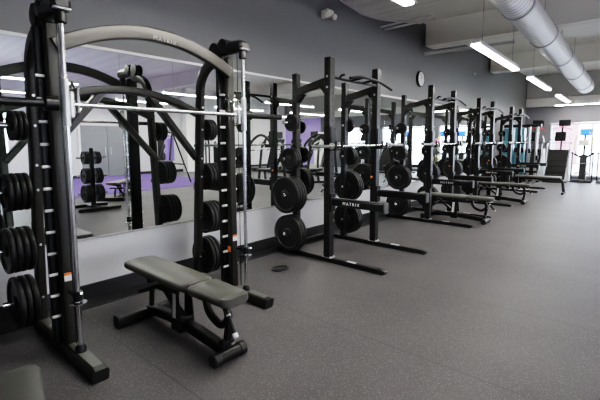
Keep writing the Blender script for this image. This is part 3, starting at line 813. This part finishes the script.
MB().box((.0, 0, .004), (.08, .12, .006), .002).build('disc', 'base', t)

# ------------------------------------------------------------------ the rest of the room, seen in the mirror
t = thing('plate_tree', 'black plate tree loaded with weights, out on the floor, seen in the mirror', 'weight stand', (5.05, 3.45, 0), PI / 2)
for y in (-.33, .33):
    MB().box((0, y, .05), (.85, .08, .07), .012).build('foot', 'black', t)
MB().box((0, 0, .06), (.08, .6, .06), .01).box((0, 0, .68), (.08, .08, 1.25), .01).build('mast', 'black', t)
hs = []
for s in (-1, 1):
    for z in (.35, .72, 1.10):
        MB().cyl((s * .04, 0, z), (s * .30, 0, z), .022, 14, .003).build('plate_horn', 'chrome', t)
for s, sn in ((-1, 'camera'), (1, 'window')):
    for z, zn, key in ((.35, 'bottom', (.19, .040)), (.72, 'middle', (.165, .038)), (1.10, 'top', (.135, .034))):
        for k in range(3):
            o = bpy.data.objects.new('weight_plate', PLATE[key]); COL.objects.link(o)
            o.location = (5.05, 3.45 + s * (.075 + k * (key[1] + .004)), z)
            tag(o, '%s black plate on the %s %s-side horn of the plate tree' % (('innermost', 'middle', 'outermost')[k], zn, sn), 'weight plate', 'plates on the plate tree')
# boxing frame with a purple bag
t = thing('bag_stand', 'grey A-frame stand on the purple turf, seen in the mirror', 'bag stand', (8.9, 7.6, .012))
for sx in (-1, 1):
    for sy in (-1, 1):
        MB().bar((sx * .55, sy * .45, 0), (sx * .18, 0, 1.75), .05, .05).build('leg', 'char', t)
MB().bar((-.4, 0, 1.75), (.4, 0, 1.75), .06, .06).build('top_beam', 'char', t)
for sy in (-1, 1):
    MB().bar((-.42, sy * .3, .62), (.42, sy * .3, .62), .04, .04).build('shelf_bar', 'black', t)
b = thing('punching_bag', 'purple punching bag hanging in the grey A-frame stand', 'punching bag', (8.9, 7.6, 0))
MB().lathe([(.10, .75), (.15, .78), (.15, 1.55), (.10, 1.60)], (0, 0, 0), (0, 0, 1), 24).build('bag_body', 'lilac', b)
MB().tube([(0, 0, 1.59), (0, 0, 1.74)], .012, 8).build('chain', 'silver', b)
t = thing('speaker_tower', 'tall black speaker tower against the pale side wall, seen in the mirror', 'speaker', (12.6, 9.55, .012))
MB().box((0, 0, .85), (.4, .45, 1.7), .02).build('cabinet', 'plastic', t)
for z in (.5, 1.0, 1.4):
    MB().lathe([(.15, 0), (.13, .01), (.05, -.02)], (-.2, 0, z), (-1, 0, 0), 20).build('driver', 'grey', t)
def make_press(loc, label, rz):
    t = thing('press_machine', label, 'weight machine', loc, rz, 'plate loaded machines across the room')
    for s in (-1, 1):
        MB().sweep(fillet([(s * .42, -.5, .05), (s * .42, -.35, 1.35), (s * .35, .1, 1.72), (s * .30, .5, 1.30), (s * .30, .62, .05)], .35, 8), rrect(.08, .06, .012), up=(1, 0, 0)).build('side_frame', 'char', t)
        MB().cyl((s * .46, -.1, 1.15), (s * .76, -.1, 1.15), .022, 12, .003).build('plate_horn', 'chrome', t)
        MB().tube(fillet([(s * .40, .2, 1.45), (s * .36, -.15, 1.25), (s * .22, -.45, 1.1)], .15, 5), .022, 10).build('press_arm', 'silver', t)
    MB().box((0, -.5, .05), (.9, .08, .08), .012).box((0, .62, .05), (.7, .08, .08), .012).box((0, .05, .05), (.08, 1.1, .07), .01).build('base', 'black', t)
    MB().box((0, -.05, .48), (.36, .42, .07), .025).build('seat', 'stitched', t)
    MB().box((0, .26, .90), (.32, .08, .72), .025, Matrix.Rotation(math.radians(-14), 3, 'X')).build('backrest', 'stitched', t)
    MB().bar((0, .05, .06), (0, .0, .46), .08, .08).bar((0, .35, .06), (0, .30, .8), .07, .07).build('seat_post', 'char', t)
    return t
pm = make_press((5.9, 9.3, 0), 'plate loaded press machine in mid room, seen in the mirror behind the first rack', 1.3)
copy_tree(pm, (7.9, 8.9, 0), 'plate loaded press machine farther back near the purple turf, seen in the mirror', rz=2.2)
copy_tree(pm, (4.7, 10.6, 0), 'plate loaded press machine nearest the windows, seen in the mirror', rz=.6)
t = thing('ball_rack', 'black two-tier ball rack by the windows, seen in the mirror', 'ball rack', (3.42, 16.9, 0))
for sx in (-1, 1):
    for sy in (-1, 1):
        MB().tube([(sx * .34, sy * .2, 0), (sx * .34, sy * .2, 1.30)], .018, 10).build('post', 'black', t)
for z in (.55, 1.25):
    for sy in (-1, 1):
        MB().tube([(-.34, sy * .14, z), (.34, sy * .14, z)], .014, 8).build('rail', 'black', t)
for x, z, m_, cn in ((-.20, 1.25, 'pink', 'pink'), (.18, 1.25, 'blueball', 'blue'), (-.20, .55, 'yellow', 'yellow'), (.18, .55, 'grey', 'grey')):
    b = thing('exercise_ball', '%s ball on the ball rack by the windows, seen in the mirror' % cn, 'ball', (3.42 + x, 16.9, z + .115), 0, 'balls on the ball rack')
    MB().lathe([(.17 * math.sin(PI * k / 14), -.17 * math.cos(PI * k / 14)) for k in range(15)], (0, 0, 0), (0, 0, 1), 28).build('ball_body', m_, b)
    MB().lathe([(.016, -.003), (.014, .006), (.008, .010)], (0, -.168, 0), (0, -1, 0), 10).build('valve', 'white', b)
def make_treadmill(loc, label, rz):
    t = thing('treadmill', label, 'treadmill', loc, rz, 'treadmills across the room')
    MB().box((0, 0, .12), (.80, 1.75, .14), .03).build('deck', 'black', t)
    MB().box((0, -.08, .195), (.52, 1.45, .012), .004).build('belt', 'plastic', t)
    MB().prism([(.55, .15), (.95, .15), (.90, .36), (.62, .36)], (0, 0, 0), (0, 1, 0), (0, 0, 1), .76).build('motor_hood', 'grey', t)
    for sx in (-1, 1):
        MB().bar((sx * .38, .70, .2), (sx * .36, .80, 1.30), .07, .09, up=(0, 1, 0)).build('upright', 'char', t)
        MB().tube(fillet([(sx * .37, .78, 1.05), (sx * .37, .35, 1.02), (sx * .37, .25, .98)], .1), .022, 10).build('handrail', 'black', t)
    MB().box((0, .78, 1.36), (.82, .08, .34), .025, Matrix.Rotation(math.radians(-18), 3, 'X')).build('console', 'plastic', t)
    MB().box((0, .80, 1.72), (.52, .05, .32), .012).bar((0, .82, 1.45), (0, .82, 1.62), .06, .04, up=(0, 1, 0)).build('screen_housing', 'black', t)
    return t
tm = make_treadmill((8.1, 13.6, 0), 'treadmill in mid room nearest the mirror wall, seen in the mirror', .25)
copy_tree(tm, (9.2, 13.6, 0), 'middle treadmill of the three before the purple wall, seen in the mirror', rz=.25)
copy_tree(tm, (10.3, 13.6, 0), 'treadmill nearest the side wall before the purple wall, seen in the mirror', rz=.25)
# dumbbell rack
t = thing('dumbbell_rack', 'low black three-shelf dumbbell rack, seen in the mirror behind the first rack', 'dumbbell rack', (7.2, 12.2, 0), PI / 2)
for s in (-1, 1):
    MB().bar((s * .95, -.25, .03), (s * .95, .22, 1.0), .06, .06, up=(1, 0, 0)).box((s * .95, 0, .035), (.07, .7, .07), .01).build('side_frame', 'black', t)
SH = [(.30, -.12), (.62, .02), (.94, .16)]
for z, y in SH:
    MB().box((0, y, z), (1.86, .24, .03), .006, Matrix.Rotation(math.radians(12), 3, 'X')).build('shelf', 'black', t)
def make_dumbbell():
    m = MB()
    for s in (-1, 1):
        m.lathe([(.03, 0), (.055, .008), (.06, .03), (.06, .07), (.055, .09), (.03, .095)], (0, s * .06, 0), (0, s, 0), 8)
    m.cyl((0, -.065, 0), (0, .065, 0), .015, 10)
    me = m.mesh('dumbbell', 30); me.materials.append(MT['rubber']); return me
DB = make_dumbbell()
for r_, (z, y) in enumerate(SH):
    for k in range(8):
        o = bpy.data.objects.new('dumbbell', DB); COL.objects.link(o)
        lx = -.77 + .22 * k
        o.location = (7.2 - y, 12.2 + lx, z + .082); o.rotation_euler = (0, math.radians(-12), PI / 2)
        tag(o, 'black dumbbell on the %s shelf of the dumbbell rack across the room' % ('bottom', 'middle', 'top')[r_], 'dumbbell', 'dumbbells on the %s shelf' % ('bottom', 'middle', 'top')[r_])
t = thing('storage_cabinet', 'white storage cabinet with a dark screen by the purple wall, seen in the mirror', 'cabinet', (9.75, 17.5, 0))
MB().box((0, 0, .95), (.9, .6, 1.9), .012).build('body', 'white', t)
for s in (-1, 1):
    dd = MB().box((s * .225, -.308, .8), (.43, .018, 1.4), .005).build('door', 'white', t)
    MB().box((s * .05, -.325, .9), (.02, .02, .2), .005).build('handle', 'silver', dd)
MB().box((0, -.306, 1.68), (.6, .012, .3), .004).build('dark_screen', 'black', t)

# ------------------------------------------------------------------ outside
struct(MB().box((6, 34, -.2), (60, 31, .1), 0).build('ground', 'asphalt'))
t = thing('brick_building', 'pink brick building across the street outside the windows', 'building', (-2.6, 31, -.15))
MB().box((0, 0, 1.35), (5.2, 5, 2.7), .02).build('wall', 'brick', t)
MB().box((0, 0, 2.78), (5.4, 5.2, .16), .02).build('roof', 'trim', t)
for x in (-1.6, 0, 1.6):
    MB().box((x, -2.51, 1.6), (.9, .06, 1.3), .01).build('shop_window', 'doorgrey', t)

# ------------------------------------------------------------------ world, camera
w = bpy.data.worlds.new('world'); scene.world = w; w.use_nodes = True
nt = w.node_tree; bg = nt.nodes['Background']
tc = N(nt, 'ShaderNodeTexCoord'); gr = N(nt, 'ShaderNodeSeparateXYZ'); nt.links.new(tc.outputs['Generated'], gr.inputs[0])
cr = N(nt, 'ShaderNodeValToRGB')
cr.color_ramp.elements[0].position = .45; cr.color_ramp.elements[0].color = (.74, .83, 1, 1)
cr.color_ramp.elements[1].position = .8; cr.color_ramp.elements[1].color = (.66, .8, 1, 1)
nt.links.new(gr.outputs['Z'], cr.inputs['Fac']); nt.links.new(cr.outputs['Color'], bg.inputs['Color'])
bg.inputs['Strength'].default_value = 9.5

f, pit, yaw, roll = 400.2, .106, .718, -.002
fw = Vector((-math.sin(yaw) * math.cos(pit), math.cos(yaw) * math.cos(pit), -math.sin(pit)))
r = Vector((math.cos(yaw), math.sin(yaw), 0)); u = r.cross(fw)
r2 = r * math.cos(roll) + u * math.sin(roll); u2 = u * math.cos(roll) - r * math.sin(roll)
cam = bpy.data.cameras.new('camera'); co = bpy.data.objects.new('camera', cam); COL.objects.link(co)
M4 = Matrix((r2, u2, -fw)).transposed().to_4x4(); M4.translation = Vector((3.804, 0, 1.44))
co.matrix_world = M4
cam.sensor_width = 36; cam.lens = 36 * f / 600; cam.shift_y = -16.5 / 600; cam.clip_start = .02; cam.clip_end = 200
scene.camera = co
scene.view_settings.view_transform = 'Filmic'
scene.view_settings.look = 'High Contrast'
scene.view_settings.exposure = 1.14
scene.cycles.max_bounces = 8; scene.cycles.diffuse_bounces = 4; scene.cycles.glossy_bounces = 6; scene.cycles.transparent_max_bounces = 8
scene.cycles.sample_clamp_indirect = 8
